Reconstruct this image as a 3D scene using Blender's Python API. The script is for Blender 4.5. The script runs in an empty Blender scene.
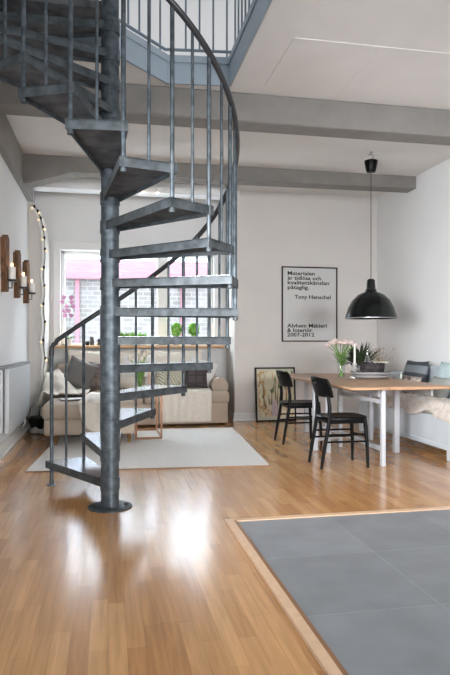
import bpy, bmesh, math, random
from mathutils import Vector, Matrix, noise
random.seed(7)
C = bpy.context.scene.collection
PI = math.pi
H = 1.16
TH = math.radians(11.07)

# ------------------------------------------------ camera, world, lights, exposure
cam_d = bpy.data.cameras.new('camera'); cam = bpy.data.objects.new('camera', cam_d); C.objects.link(cam)
cam.location = (0, 0, H); cam.rotation_euler = (PI/2, 0, -TH)
cam_d.sensor_fit = 'VERTICAL'; cam_d.sensor_height = 24; cam_d.lens = 598/675*24
cam_d.shift_y = 5.5/675; cam_d.clip_start = .05
bpy.context.scene.camera = cam
vs = bpy.context.scene.view_settings
vs.view_transform = 'Standard'; vs.look = 'None'; vs.gamma = 1; vs.use_curve_mapping = False
vs.exposure = 0.2
world = bpy.data.worlds.new('World'); bpy.context.scene.world = world; world.use_nodes = True
bg = world.node_tree.nodes['Background']; bg.inputs[0].default_value = (.74, .87, 1, 1); bg.inputs[1].default_value = 4.8

XL_ = -1.07
def area(name, loc, rot, sx, sy, power, col=(1, 1, 1), spread=PI):
    d = bpy.data.lights.new(name, 'AREA'); d.shape = 'RECTANGLE'; d.size = sx; d.size_y = sy; d.energy = power; d.color = col; d.spread = spread
    o = bpy.data.objects.new(name, d); C.objects.link(o); o.location = loc; o.rotation_euler = rot
    return o
# fill lamps added to brighten the room: behind camera, left, upstairs, outside far window
area('rear_fill_light', (2.3, -2.5, 1.75), (math.radians(84), 0, math.radians(13)), 2.6, 1.2, 46, (1, .99, .985), math.radians(60))  # added fill from behind the camera, out of view
area('upper_floor_fill', (1.0, 4.6, 6.0), (0, 0, 0), 3.5, 3.5, 85, (.97, .98, 1))  # added lamp under the closed upper roof
area('left_fill_light', (XL_-.05, 1.3, 1.7), (0, math.radians(-85), math.radians(42)), 1.2, 1.7, 58, (.97, .98, 1), math.radians(62))  # added fill from the unseen left wall towards the dining side
area('window_daylight_fill', (.5, 11.4, 4.4), (math.radians(-62), 0, 0), 3.6, 2.2, 2300, (.80, .90, 1))  # added lamp strengthening the sky's light through the far window

# ------------------------------------------------ materials
def L(c):
    return tuple(((v/255)/12.92 if v/255 <= .04045 else ((v/255+.055)/1.055)**2.4) for v in c)
MATS = {}
def mat(name, rgb, rough=.6, metal=0, var=.0, scale=8., stretch=(1, 1, 1), rgb2=None, bump=0., bscale=60., trans=0, emit=None, estr=0, coat=0, ior=1.45, spec=.5, sheen=0, distort=0.):
    if name in MATS: return MATS[name]
    m = bpy.data.materials.new(name); m.use_nodes = True; nt = m.node_tree; N = nt.nodes; K = nt.links
    b = N['Principled BSDF']; c = L(rgb)
    b.inputs['Base Color'].default_value = (*c, 1); b.inputs['Roughness'].default_value = rough; b.inputs['Metallic'].default_value = metal
    b.inputs['IOR'].default_value = ior; b.inputs['Specular IOR Level'].default_value = spec
    b.inputs['Transmission Weight'].default_value = trans; b.inputs['Coat Weight'].default_value = coat; b.inputs['Sheen Weight'].default_value = sheen
    if emit: b.inputs['Emission Color'].default_value = (*L(emit), 1); b.inputs['Emission Strength'].default_value = estr
    tc = N.new('ShaderNodeTexCoord'); mp = N.new('ShaderNodeMapping'); mp.inputs['Scale'].default_value = stretch
    K.new(tc.outputs['Object'], mp.inputs[0])
    if var or rgb2:
        n = N.new('ShaderNodeTexNoise'); n.inputs['Scale'].default_value = scale; n.inputs['Detail'].default_value = 5; n.inputs['Distortion'].default_value = distort
        K.new(mp.outputs[0], n.inputs['Vector'])
        r = N.new('ShaderNodeValToRGB')
        if rgb2: a, z = c, L(rgb2)
        else: a, z = tuple(v*(1-var) for v in c), tuple(min(1, v*(1+var)) for v in c)
        r.color_ramp.elements[0].color = (*a, 1); r.color_ramp.elements[1].color = (*z, 1)
        r.color_ramp.elements[0].position = .35; r.color_ramp.elements[1].position = .65
        K.new(n.outputs[0], r.inputs[0]); K.new(r.outputs[0], b.inputs['Base Color'])
    if bump:
        n2 = N.new('ShaderNodeTexNoise'); n2.inputs['Scale'].default_value = bscale; n2.inputs['Detail'].default_value = 4
        K.new(mp.outputs[0], n2.inputs['Vector'])
        bp = N.new('ShaderNodeBump'); bp.inputs['Strength'].default_value = bump; bp.inputs['Distance'].default_value = .01
        K.new(n2.outputs[0], bp.inputs['Height']); K.new(bp.outputs[0], b.inputs['Normal'])
    MATS[name] = m
    return m

def parquet():
    m = bpy.data.materials.new('oak_parquet'); m.use_nodes = True; nt = m.node_tree; N = nt.nodes; K = nt.links; b = N['Principled BSDF']
    tc = N.new('ShaderNodeTexCoord'); mp = N.new('ShaderNodeMapping'); mp.inputs['Rotation'].default_value = (0, 0, PI/2)
    K.new(tc.outputs['Object'], mp.inputs[0])
    br = N.new('ShaderNodeTexBrick'); br.offset = .37; br.offset_frequency = 2; br.squash = 1.35; br.squash_frequency = 3
    for k, v in (('Scale', 1), ('Mortar Size', .0009), ('Mortar Smooth', .4), ('Bias', -.05), ('Brick Width', .46), ('Row Height', .072)): br.inputs[k].default_value = v
    br.inputs['Color1'].default_value = (*L((176, 126, 78)), 1); br.inputs['Color2'].default_value = (*L((202, 153, 100)), 1); br.inputs['Mortar'].default_value = (*L((156, 110, 70)), 1)
    K.new(mp.outputs[0], br.inputs['Vector'])
    mp2 = N.new('ShaderNodeMapping'); mp2.inputs['Scale'].default_value = (28, 1.6, 1); K.new(tc.outputs['Object'], mp2.inputs[0])
    n = N.new('ShaderNodeTexNoise'); n.inputs['Scale'].default_value = 1.6; n.inputs['Detail'].default_value = 6; n.inputs['Distortion'].default_value = .6
    K.new(mp2.outputs[0], n.inputs['Vector'])
    mr = N.new('ShaderNodeMapRange'); mr.inputs[1].default_value = .3; mr.inputs[2].default_value = .7; mr.inputs[3].default_value = .80; mr.inputs[4].default_value = 1.12; K.new(n.outputs[0], mr.inputs[0])
    mx = N.new('ShaderNodeVectorMath'); mx.operation = 'SCALE'; K.new(br.outputs['Color'], mx.inputs[0]); K.new(mr.outputs[0], mx.inputs['Scale'])
    K.new(mx.outputs[0], b.inputs['Base Color'])
    b.inputs['Roughness'].default_value = .22; b.inputs['IOR'].default_value = 1.5; b.inputs['Coat Weight'].default_value = .35; b.inputs['Coat IOR'].default_value = 1.55; b.inputs['Coat Roughness'].default_value = .14
    bp = N.new('ShaderNodeBump'); bp.inputs['Strength'].default_value = .04; bp.inputs['Distance'].default_value = .002; K.new(br.outputs['Fac'], bp.inputs['Height']); bp.invert = True
    return m
def brickmat(name, c1, c2, mort, w, h, rot=(0, 0, 0), rough=.8, ms=.006, noise_amt=.1, nscale=3., off=.5, loc=(0, 0, 0), bias=0):
    m = bpy.data.materials.new(name); m.use_nodes = True; nt = m.node_tree; N = nt.nodes; K = nt.links; b = N['Principled BSDF']
    tc = N.new('ShaderNodeTexCoord'); mp = N.new('ShaderNodeMapping'); mp.inputs['Rotation'].default_value = rot; mp.inputs['Location'].default_value = loc
    K.new(tc.outputs['Object'], mp.inputs[0])
    br = N.new('ShaderNodeTexBrick'); br.offset = off
    for k, v in (('Scale', 1), ('Mortar Size', ms), ('Bias', bias), ('Brick Width', w), ('Row Height', h)): br.inputs[k].default_value = v
    br.inputs['Color1'].default_value = (*L(c1), 1); br.inputs['Color2'].default_value = (*L(c2), 1); br.inputs['Mortar'].default_value = (*L(mort), 1)
    K.new(mp.outputs[0], br.inputs['Vector'])
    n = N.new('ShaderNodeTexNoise'); n.inputs['Scale'].default_value = nscale; n.inputs['Detail'].default_value = 7; K.new(mp.outputs[0], n.inputs['Vector'])
    mr = N.new('ShaderNodeMapRange'); mr.inputs[1].default_value = .3; mr.inputs[2].default_value = .7; mr.inputs[3].default_value = 1-noise_amt; mr.inputs[4].default_value = 1+noise_amt; K.new(n.outputs[0], mr.inputs[0])
    mx = N.new('ShaderNodeVectorMath'); mx.operation = 'SCALE'; K.new(br.outputs['Color'], mx.inputs[0]); K.new(mr.outputs[0], mx.inputs['Scale'])
    K.new(mx.outputs[0], b.inputs['Base Color']); b.inputs['Roughness'].default_value = rough
    return m
def wavemat(name, c1, c2, scale, rough=.8, direction='X', distort=0., thr=.5):
    m = bpy.data.materials.new(name); m.use_nodes = True; nt = m.node_tree; N = nt.nodes; K = nt.links; b = N['Principled BSDF']
    tc = N.new('ShaderNodeTexCoord'); w = N.new('ShaderNodeTexWave'); w.bands_direction = direction; w.inputs['Scale'].default_value = scale; w.inputs['Distortion'].default_value = distort
    K.new(tc.outputs['Object'], w.inputs['Vector'])
    r = N.new('ShaderNodeValToRGB'); r.color_ramp.elements[0].color = (*L(c1), 1); r.color_ramp.elements[1].color = (*L(c2), 1)
    r.color_ramp.elements[0].position = thr-.08; r.color_ramp.elements[1].position = thr+.08
    K.new(w.outputs['Fac'], r.inputs[0]); K.new(r.outputs[0], b.inputs['Base Color']); b.inputs['Roughness'].default_value = rough
    return m
def artmat():
    m = bpy.data.materials.new('botanical_print'); m.use_nodes = True; nt = m.node_tree; N = nt.nodes; K = nt.links; b = N['Principled BSDF']
    tc = N.new('ShaderNodeTexCoord'); mp = N.new('ShaderNodeMapping'); mp.inputs['Scale'].default_value = (7, 1, 1.8); K.new(tc.outputs['Object'], mp.inputs[0])
    n = N.new('ShaderNodeTexNoise'); n.inputs['Scale'].default_value = 1.3; n.inputs['Distortion'].default_value = 1.6; n.inputs['Detail'].default_value = 2; K.new(mp.outputs[0], n.inputs['Vector'])
    r = N.new('ShaderNodeValToRGB'); r.color_ramp.interpolation = 'EASE'
    cols = [(0, (96, 92, 60)), (.34, (104, 116, 74)), (.40, (216, 210, 180)), (.52, (224, 218, 192)), (.57, (186, 140, 78)), (.62, (220, 208, 176)), (.67, (170, 84, 66)), (.72, (216, 204, 172))]
    e = r.color_ramp.elements; e[0].position = 0; e[0].color = (*L(cols[0][1]), 1); e[1].position = cols[-1][0]; e[1].color = (*L(cols[-1][1]), 1)
    for p, c in cols[1:-1]:
        q = e.new(p); q.color = (*L(c), 1)
    K.new(n.outputs[0], r.inputs[0]); K.new(r.outputs[0], b.inputs['Base Color']); b.inputs['Roughness'].default_value = .6
    return m

M_wall = mat('warm_white_paint', (224, 219, 214), .85, var=.015, scale=2)
M_wallL = mat('cool_white_paint', (232, 232, 232), .8, var=.015, scale=2)
M_ceil = mat('ceiling_paint', (226, 222, 218), .9, var=.02, scale=3)
M_beam = mat('beam_paint', (134, 130, 126), .75, var=.05, scale=6)
M_trim = mat('white_gloss_paint', (235, 234, 232), .45)
M_fascia = mat('pale_blue_grey_paint', (146, 158, 168), .5, var=.03, scale=6)
M_upper = mat('upper_wall_paint', (220, 221, 222), .85)
M_oak = mat('oak_trim', (206, 164, 122), .4, var=.12, scale=4, stretch=(30, 2, 30))
M_steel = mat('galvanised_steel', (54, 60, 63), .5, metal=.4, rgb2=(84, 90, 94), scale=14, bump=.25, bscale=45)
M_steelp = mat('galvanised_pole', (62, 70, 75), .46, metal=.55, rgb2=(94, 102, 108), scale=18, bump=.2, bscale=40)
M_plt = mat('ribbed_sheen_plate', (150, 158, 166), .16, metal=.85, rgb2=(190, 198, 206), scale=22, stretch=(1, 5, 1), bump=.12, bscale=24)  # paler than the steel: the window's reflection on tread tops put into the colour
M_under = mat('rough_tread_underside', (70, 70, 72), .7, metal=.3, rgb2=(104, 104, 106), scale=9, bump=.5, bscale=20)
M_black = mat('black_lacquer', (4, 4, 5), .34, spec=.2)
M_dark = mat('dark_rail_paint', (58, 58, 60), .35, metal=.3)
M_tile = brickmat('grey_stone_tile', (121, 123, 126), (128, 130, 133), (144, 147, 150), .625, .68, rough=.5, ms=.002, noise_amt=.13, nscale=4, off=0, loc=(-.815, -.37, 0))
M_white = mat('white_wood', (226, 229, 232), .5, var=.02)
M_glass = mat('clear_glass', (255, 255, 255), .02, trans=1, ior=1.45)
def thin_glass(name, tint, base=.06):
    # clear pane: see-through face-on, mirror-like at grazing angles
    m = bpy.data.materials.new(name); m.use_nodes = True; nt = m.node_tree; N = nt.nodes; K = nt.links; N.remove(N['Principled BSDF'])
    tr = N.new('ShaderNodeBsdfTransparent'); tr.inputs[0].default_value = (*tint, 1); gl = N.new('ShaderNodeBsdfGlossy'); gl.inputs['Roughness'].default_value = .03
    lw = N.new('ShaderNodeLayerWeight'); lw.inputs[0].default_value = .5; fp = N.new('ShaderNodeMath'); fp.operation = 'POWER'; fp.inputs[1].default_value = 2.5; K.new(lw.outputs['Facing'], fp.inputs[0])
    fr = N.new('ShaderNodeMapRange'); fr.inputs[3].default_value = base; fr.inputs[4].default_value = .75; K.new(fp.outputs[0], fr.inputs[0]); mx = N.new('ShaderNodeMixShader')
    K.new(fr.outputs[0], mx.inputs[0]); K.new(tr.outputs[0], mx.inputs[1]); K.new(gl.outputs[0], mx.inputs[2]); K.new(mx.outputs[0], N['Material Output'].inputs[0]); return m
M_glass = thin_glass('thin_clear_glass', (.93, .96, .95))
M_bottle = thin_glass('bottle_glass', (.93, .96, .95), .30)
M_pane = mat('window_glass', (255, 255, 255), 0, trans=1, ior=1.02)
M_green = mat('leaf_green', (84, 128, 52), .6, rgb2=(136, 176, 84), scale=30)
M_dgreen = mat('dark_leaf', (40, 54, 36), .6, rgb2=(74, 84, 54), scale=30)
M_sofa = mat('beige_linen', (184, 168, 152), .9, var=.05, scale=50, bump=.2, bscale=150)
M_cream = mat('cream_throw', (224, 216, 204), .95, var=.04, scale=30, bump=.5, bscale=70)
M_rug = mat('pale_wool_rug', (222, 219, 214), .95, var=.04, scale=40, bump=.3, bscale=120)

# ------------------------------------------------ mesh helpers
class MB:
    def __init__(s): s.bm = bmesh.new()
    def box(s, x0, x1, y0, y1, z0, z1, bev=0, seg=2, M=None):
        r = bmesh.ops.create_cube(s.bm, size=1)
        vs_ = r['verts']
        bmesh.ops.scale(s.bm, vec=(x1-x0, y1-y0, z1-z0), verts=vs_)
        bmesh.ops.translate(s.bm, vec=((x0+x1)/2, (y0+y1)/2, (z0+z1)/2), verts=vs_)
        if bev:
            es = list({e for v in vs_ for e in v.link_edges})
            rr = bmesh.ops.bevel(s.bm, geom=es, offset=bev, segments=seg, profile=.5, affect='EDGES')
            vs_ = list({v for f in rr['faces'] for v in f.verts} | {v for v in vs_ if v.is_valid})
        if M is not None: bmesh.ops.transform(s.bm, matrix=M, verts=vs_)
        return s
    def prism(s, pts, z0, z1, axis='z'):
        # pts 2D; extruded along axis between z0 and z1
        def P(a, b, h): return {'z': (a, b, h), 'y': (a, h, b), 'x': (h, a, b)}[axis]
        lo = [s.bm.verts.new(P(a, b, z0)) for a, b in pts]; hi = [s.bm.verts.new(P(a, b, z1)) for a, b in pts]
        n = len(pts)
        s.bm.faces.new(lo[::-1]); s.bm.faces.new(hi)
        for i in range(n): s.bm.faces.new((lo[i], lo[(i+1) % n], hi[(i+1) % n], hi[i]))
        return s
    def tube(s, pts, r, seg=10, closed=False):
        pts = [Vector(p) for p in pts]; n = len(pts); rs = r if isinstance(r, (list, tuple)) else [r]*n
        rings = []; up = None
        for i, p in enumerate(pts):
            a = pts[i-1] if (i > 0 or closed) else p; b = pts[(i+1) % n] if (i < n-1 or closed) else p
            t = (b-a).normalized()
            if up is None:
                up = Vector((0, 0, 1)) if abs(t.z) < .9 else Vector((1, 0, 0))
            u = (up-t*up.dot(t)).normalized(); up = u; w = t.cross(u)
            rings.append([s.bm.verts.new(p+(u*math.cos(2*PI*k/seg)+w*math.sin(2*PI*k/seg))*rs[i]) for k in range(seg)])
        m = n if closed else n-1
        for i in range(m):
            A, B = rings[i], rings[(i+1) % n]
            for k in range(seg): s.bm.faces.new((A[k], A[(k+1) % seg], B[(k+1) % seg], B[k]))
        if not closed:
            s.bm.faces.new(rings[0][::-1]); s.bm.faces.new(rings[-1])
        return s
    def lathe(s, prof, c=(0, 0, 0), seg=24, cap=True, squash=1):
        rings = []
        for r, z in prof: rings.append([s.bm.verts.new((c[0]+r*math.cos(2*PI*k/seg), c[1]+r*squash*math.sin(2*PI*k/seg), c[2]+z)) for k in range(seg)])
        for A, B in zip(rings, rings[1:]):
            for k in range(seg): s.bm.faces.new((A[k], A[(k+1) % seg], B[(k+1) % seg], B[k]))
        if cap: s.bm.faces.new(rings[0][::-1]); s.bm.faces.new(rings[-1])
        return s
    def ball(s, c, r, sub=2, sq=(1, 1, 1)):
        q = bmesh.ops.create_icosphere(s.bm, subdivisions=sub, radius=r)
        bmesh.ops.scale(s.bm, vec=sq, verts=q['verts']); bmesh.ops.translate(s.bm, vec=c, verts=q['verts'])
        return s
    def pillow(s, w, h, t, M, n=12, p=2.6):
        gr = {}
        for side in (1, -1):
            for i in range(n+1):
                for j in range(n+1):
                    if side == -1 and (i in (0, n) or j in (0, n)): gr[side, i, j] = gr[1, i, j]; continue
                    u = 2*i/n-1; v = 2*j/n-1
                    pin = 1-.07*(1-(u*u))*abs(v)**3 - 0; pin2 = 1-.07*(1-(v*v))*abs(u)**3
                    th = t/2*max(0, (1-abs(u)**p)*(1-abs(v)**p))**.5
                    wr = .04*t*noise.noise(Vector((u*3, v*3, side*2+w*9)))
                    gr[side, i, j] = s.bm.verts.new(M @ Vector((u*w/2*pin2, side*th+wr, v*h/2*pin)))
        for side in (1, -1):
            for i in range(n):
                for j in range(n):
                    q = [gr[side, i, j], gr[side, i+1, j], gr[side, i+1, j+1], gr[side, i, j+1]]
                    s.bm.faces.new(q if side == -1 else q[::-1])
        return s
    def sheet(s, f, nu, nv):
        g = [[s.bm.verts.new(f(i/nu, j/nv)) for j in range(nv+1)] for i in range(nu+1)]
        for i in range(nu):
            for j in range(nv): s.bm.faces.new((g[i][j], g[i+1][j], g[i+1][j+1], g[i][j+1]))
        return s
    def leaf(s, base, d, ln, w, droop=.3, nseg=4):
        base = Vector(base); d = Vector(d).normalized(); side = d.cross(Vector((0, 0, 1)))
        side = side.normalized() if side.length > .01 else Vector((1, 0, 0))
        L_, R_ = [], []
        for i in range(nseg+1):
            t = i/nseg; p = base+d*ln*t+Vector((0, 0, -droop*ln*t*t)); ww = w*math.sin(PI*(.12+.88*t))**.8/2 if t < 1 else .0005
            L_.append(s.bm.verts.new(p+side*ww)); R_.append(s.bm.verts.new(p-side*ww))
        for i in range(nseg): s.bm.faces.new((L_[i], R_[i], R_[i+1], L_[i+1]))
        return s
    def build(s, name, m, parent=None, smooth=True, loc=None, solid=0):
        bmesh.ops.recalc_face_normals(s.bm, faces=s.bm.faces)
        me = bpy.data.meshes.new(name); s.bm.to_mesh(me); s.bm.free(); me.materials.append(m)
        if smooth:
            me.polygons.foreach_set('use_smooth', [True]*len(me.polygons))
            try: me.set_sharp_from_angle(angle=math.radians(38))
            except Exception: pass
        o = bpy.data.objects.new(name, me); C.objects.link(o)
        if parent is not None: o.parent = parent
        if loc is not None: o.location = loc
        if solid:
            md = o.modifiers.new('thickness', 'SOLIDIFY'); md.thickness = solid; md.offset = 0
        return o
def thing(name, label, cat, loc=(0, 0, 0), rz=0, group=None):
    o = bpy.data.objects.new(name, None); C.objects.link(o); o.location = loc; o.rotation_euler = (0, 0, rz)
    return tag(o, label, cat, group)
def tag(o, label, cat, group=None):
    o['label'] = label; o['category'] = cat
    if group: o['group'] = group
    return o
def struct(name, mb, m, smooth=False):
    o = mb.build(name, m, smooth=smooth); o['kind'] = 'structure'; return o
def kids(root, dst):
    for ch in list(root.children):
        c = ch.copy(); C.objects.link(c); c.parent = dst; kids(ch, c)
def dup(root, loc, rz, label, group=None):
    r = root.copy(); C.objects.link(r); r.location = loc; r.rotation_euler = (0, 0, rz); r['label'] = label
    if group: r['group'] = group
    kids(root, r); return r
def T(x, y, z, rx=0, ry=0, rz=0):
    return Matrix.Translation((x, y, z)) @ Matrix.Rotation(rz, 4, 'Z') @ Matrix.Rotation(ry, 4, 'Y') @ Matrix.Rotation(rx, 4, 'X')

# ------------------------------------------------ the setting
XL, XR, YB, YW, YN, ZC, ZU = -1.07, 4.10, 8.66, 9.30, -2.6, 3.42, 3.63
b = MB(); b.box(XL-.2, XR+.2, YN-.2, YW+.3, -.2, 0); struct('floor', b, parquet())
b = MB(); b.box(.815, XR, YN, 3.775, 0, .006); struct('floor_tiles', b, M_tile)
b = MB()
b.prism([(.748, 3.825), (.796, 3.789), (.796, YN), (.748, YN)], 0, .016)
b.prism([(.748, 3.825), (XR, 3.825), (XR, 3.775), (.815, 3.775)], 0, .012); struct('trim_1', b, mat('pale_oak_strip', (206, 172, 140), .4, var=.06, scale=4, stretch=(6, 6, 6)))
b = MB(); b.prism([(.796, 3.789), (.817, 3.773), (.817, YN), (.796, YN)], 0, .013); struct('trim_6', b, mat('brown_oak_strip', (138, 98, 66), .45, var=.08, scale=6))
# left wall: plaster up to a projecting frieze
b = MB(); b.box(XL-.2, XL, YN, .3, 0, ZC); b.box(XL-.2, XL, 2.3, YW, 0, ZC); b.box(XL-.2, XL, .3, 2.3, 0, 1.0); b.box(XL-.2, XL, .3, 2.3, 2.4, ZC); struct('wall_left', b, M_wallL)
w3 = bpy.data.objects.new('window_added', None); C.objects.link(w3); w3['kind'] = 'structure'  # unseen window invented to go with the added left fill lamp
b = MB()
for y in (.3, 2.24): b.box(XL-.18, XL-.12, y, y+.06, 1.0, 2.4)
b.box(XL-.18, XL-.12, .3, 2.3, 1.0, 1.06); b.box(XL-.18, XL-.12, .3, 2.3, 2.34, 2.4); b.build('window_frame', M_trim, w3)
b = MB(); b.box(XL, -.99, YN, 8.42, 3.07, ZC, .008, 1); struct('trim_2', b, M_beam)
b = MB(); b.box(XL, XL+.02, YN, 8.62, 0, .14, .006, 1); b.box(XL, XL+.035, YN, 8.62, 0, .03, .006, 1); struct('baseboard_left', b, M_trim)
b = MB(); b.box(XR, XR+.2, YN, YW, 0, ZC); struct('wall_right', b, M_wallL)
b = MB(); b.box(XR-.02, XR, 3.9, YB, 0, .12, .006, 1); struct('baseboard_right', b, M_trim)
# back wall right of the window alcove (its return is the alcove's side)
XA = 1.84
b = MB(); b.box(XA, XR, YB, YW+.25, 0, ZC); struct('wall_back', b, M_wall)
b = MB(); b.box(XA-.018, XR, YB-.018, YB, 0, .12, .006, 1); b.box(XA-.03, XR, YB-.03, YB, 0, .03, .006, 1)
b.box(XA-.018, XA, YB, YW, 0, .12, .006, 1); struct('baseboard_back', b, M_trim)
# slim curved pier left of the alcove
pts = [(XL, 0), (-.86, 0), (-.86, 2.45)]
for i in range(9):
    a = i/8*PI/2; pts.append((-1.04+.18*math.cos(a), 2.45+.66*math.sin(a)))
pts += [(XL, 3.11)]
b = MB(); b.prism(pts, 8.58, YW, 'y'); struct('wall_pier', b, M_wall)
# window wall with opening
wx0, wx1, wz0, wz1 = -.70, 1.64, 1.12, 2.56
b = MB(); b.box(XL, wx0, YW, YW+.3, 0, ZC); b.box(wx1, XA, YW, YW+.3, 0, ZC); b.box(wx0, wx1, YW, YW+.3, 0, wz0); b.box(wx0, wx1, YW, YW+.3, wz1, ZC)
struct('wall_window', b, M_wallL)
b = MB()
b.box(wx0-.11, wx0, YW-.03, YW, wz0, wz1+.1, .008, 1); b.box(wx1, wx1+.11, YW-.03, YW, wz0, wz1+.1, .008, 1); b.box(wx0-.14, wx1+.14, YW-.045, YW, wz1, wz1+.12, .008, 1)
struct('trim_3', b, M_trim)
win = bpy.data.objects.new('window_1', None); C.objects.link(win); win['kind'] = 'structure'
b = MB()
for x0, x1 in ((wx0, wx0+.06), (.76, .93), (wx1-.06, wx1)): b.box(x0, x1, YW+.1, YW+.17, wz0, wz1, .01, 1)
b.box(wx0, wx1, YW+.1, YW+.17, wz1-.05, wz1, .01, 1); b.box(wx0, wx1, YW+.1, YW+.17, wz0, wz0+.04, .01, 1)
b.build('window_frame', M_trim, win)
for x0, x1 in ((wx0+.06, .76), (.93, wx1-.06)):
    b = MB(); b.box(x0, x1, YW+.13, YW+.136, wz0+.04, wz1-.05); b.build('pane', M_pane, win)
b = MB(); b.box(wx0-.1, wx1+.16, YW-.26, YW+.1, wz0-.035, wz0+.005, .008, 2); b.build('window_sill', M_oak, win)
# wall behind the camera, its wide unseen window opening added to let light in
b = MB()
b.box(XL, XR, YN-.2, YN, 0, 1.1); b.box(XL, XR, YN-.2, YN, 2.4, ZC); b.box(XL, .85, YN-.2, YN, 1.1, 2.4); b.box(3.55, XR, YN-.2, YN, 1.1, 2.4)
struct('wall_front', b, M_wall)
# ceiling slab with the stair opening
OX0, OX1, OY0 = -.96, 1.06, 3.15
hole = [(OX1, OY0), (OX1, 5.14), (.50, 5.20), (.04, 4.74), (OX0, 4.74), (OX0, OY0)]
b = MB()
b.box(XL-.2, XR+.2, YN-.2, OY0, ZC, ZU); b.box(OX1, XR+.2, OY0, 5.14, ZC, ZU); b.box(XL-.2, OX0, OY0, 4.74, ZC, ZU)
b.prism([(XL-.2, 4.74), (.04, 4.74), (.50, 5.20), (OX1, 5.14), (XR+.2, 5.14), (XR+.2, YW+.3), (XL-.2, YW+.3)], ZC, ZU)
struct('ceiling', b, M_ceil)
b = MB()
for (x0, y0), (x1, y1) in zip(hole, hole[1:]+hole[:1]):
    d = Vector((x1-x0, y1-y0, 0)).normalized(); n_ = Vector((d.y, -d.x, 0))*-1
    q = [(x0, y0), (x1, y1), (x1+n_.x*.02, y1+n_.y*.02), (x0+n_.x*.02, y0+n_.y*.02)]
    b.prism(q, ZC-.01, ZU+.02)
    q = [(x0, y0), (x1, y1), (x1+n_.x*.028, y1+n_.y*.028), (x0+n_.x*.028, y0+n_.y*.028)]
    b.prism(q, ZU-.035, ZU+.024)
struct('trim_4', b, M_fascia)
# beams
b = MB(); b.box(-.99, XR, 5.26, 5.52, 3.16, ZC, .012, 1); struct('ceiling_beam', b, M_beam)
b = MB()
b.prism([(-.99, ZC), (-.99, 3.07), (-.93, 3.07), (-.43, 3.23), (XR, 3.255), (XR, ZC)], 7.46, 7.70, 'y'); struct('ceiling_beam', b, M_beam)
b = MB(); b.box(-.99, XA+.02, 8.42, 8.66, 3.27, ZC, .01, 1); struct('ceiling_beam', b, M_wallL)
# shallow panel strips and pipe on the near ceiling
b = MB(); b.box(1.36, 4.1, 4.24, 4.27, ZC-.005, ZC); b.box(1.35, 1.362, 4.26, 5.1, ZC-.004, ZC); b.box(2.05, 2.056, 4.26, 5.26, ZC-.003, ZC); struct('trim_5', b, M_ceil)
# upper floor walls
b = MB(); b.box(-3, 5, 7.2, 7.4, ZU, 6.4); b.box(-3.2, -3, 0, 7.4, ZU, 6.4); b.box(5, 5.2, 0, 7.4, ZU, 6.4); b.box(-3, 5, -.2, 0, ZU, 6.4); b.box(-3.2, 5.2, -.2, 7.4, 6.4, 6.6)
b.box(-3.2, XL-.2, -.2, 7.4, ZU-.2, ZU); b.box(XR+.2, 5.2, -.2, 7.4, ZU-.2, ZU)
struct('wall_upper', b, M_upper)

# ------------------------------------------------ spiral staircase
PX, PY, RISE, DA, A0, RO = .014, 4.307, .2008, 18.94, 133.3, .895
TW = 20.4
def pol(a, r, z=0):   # a in degrees measured from the view's right-hand direction
    w = math.radians(a)-TH
    return (r*math.cos(w), r*math.sin(w), z)
st = thing('spiral_staircase', 'grey galvanised steel spiral staircase rising from the wooden floor through the ceiling opening', 'staircase', (PX, PY, 0))
b = MB(); b.lathe([(.0625, .01), (.0625, 4.5)], seg=32); b.build('central_pole', M_steelp, st)
b = MB(); b.lathe([(.155, 0), (.155, .008), (.152, .010)], seg=40); bp_ = b.build('base_plate', M_steel, st)
for k in range(4):
    b = MB(); p = pol(45+90*k-30, .112); b.lathe([(.013, .010), (.013, .021), (.008, .024)], (p[0], p[1], 0), 6); b.build('bolt', M_dark, bp_)
def rail_z(a): return RISE*(A0-a)/DA+1.14
NT = 17
for k in range(1, NT+1):
    a = A0-DA*k; bb = a+TW; z = k*RISE; mid = a+TW/2
    iA = pol(mid-62, .066); iB = pol(mid+62, .066); oA = pol(a-.8, RO+.012); oB = pol(bb+.8, RO+.012)
    fr = [iB[:2], iA[:2], oA[:2], oB[:2]]
    b = MB(); b.prism(fr, z-.008, z)
    for p, q in ((iA, oA), (oA, oB), (oB, iB)):
        d = (Vector(q)-Vector(p)); d.z = 0; d.normalize(); n_ = Vector((-d.y, d.x, 0))*.007
        b.prism([p[:2], q[:2], (q[0]+n_.x, q[1]+n_.y), (p[0]+n_.x, p[1]+n_.y)], z-.056, z+.001)
    t = b.build('tread', M_steel, st, smooth=False)
    gq = [Vector((*p, 0)) for p in fr]; gc = sum(gq, Vector())/4
    b = MB(); b.prism([(gc+(p-gc)*.975)[:2] for p in gq], z-.004, z+.0018); b.build('sheen_plate', M_plt, t, smooth=False)  # thin pale plate carrying the painted sheen of the tread top
    # rough cast underside panel
    c = [Vector((*p, 0)) for p in fr]; g = sum(c, Vector())/4
    ins = [(g+(p-g)*.955)[:2] for p in c]
    b = MB(); b.prism(ins, z-.030, z-.009); b.build('underside_panel', M_under, t, smooth=False)
    b = MB(); b.lathe([(.069, z-.075), (.069, z+.012)], seg=32); b.build('collar', M_steelp, t)
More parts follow.
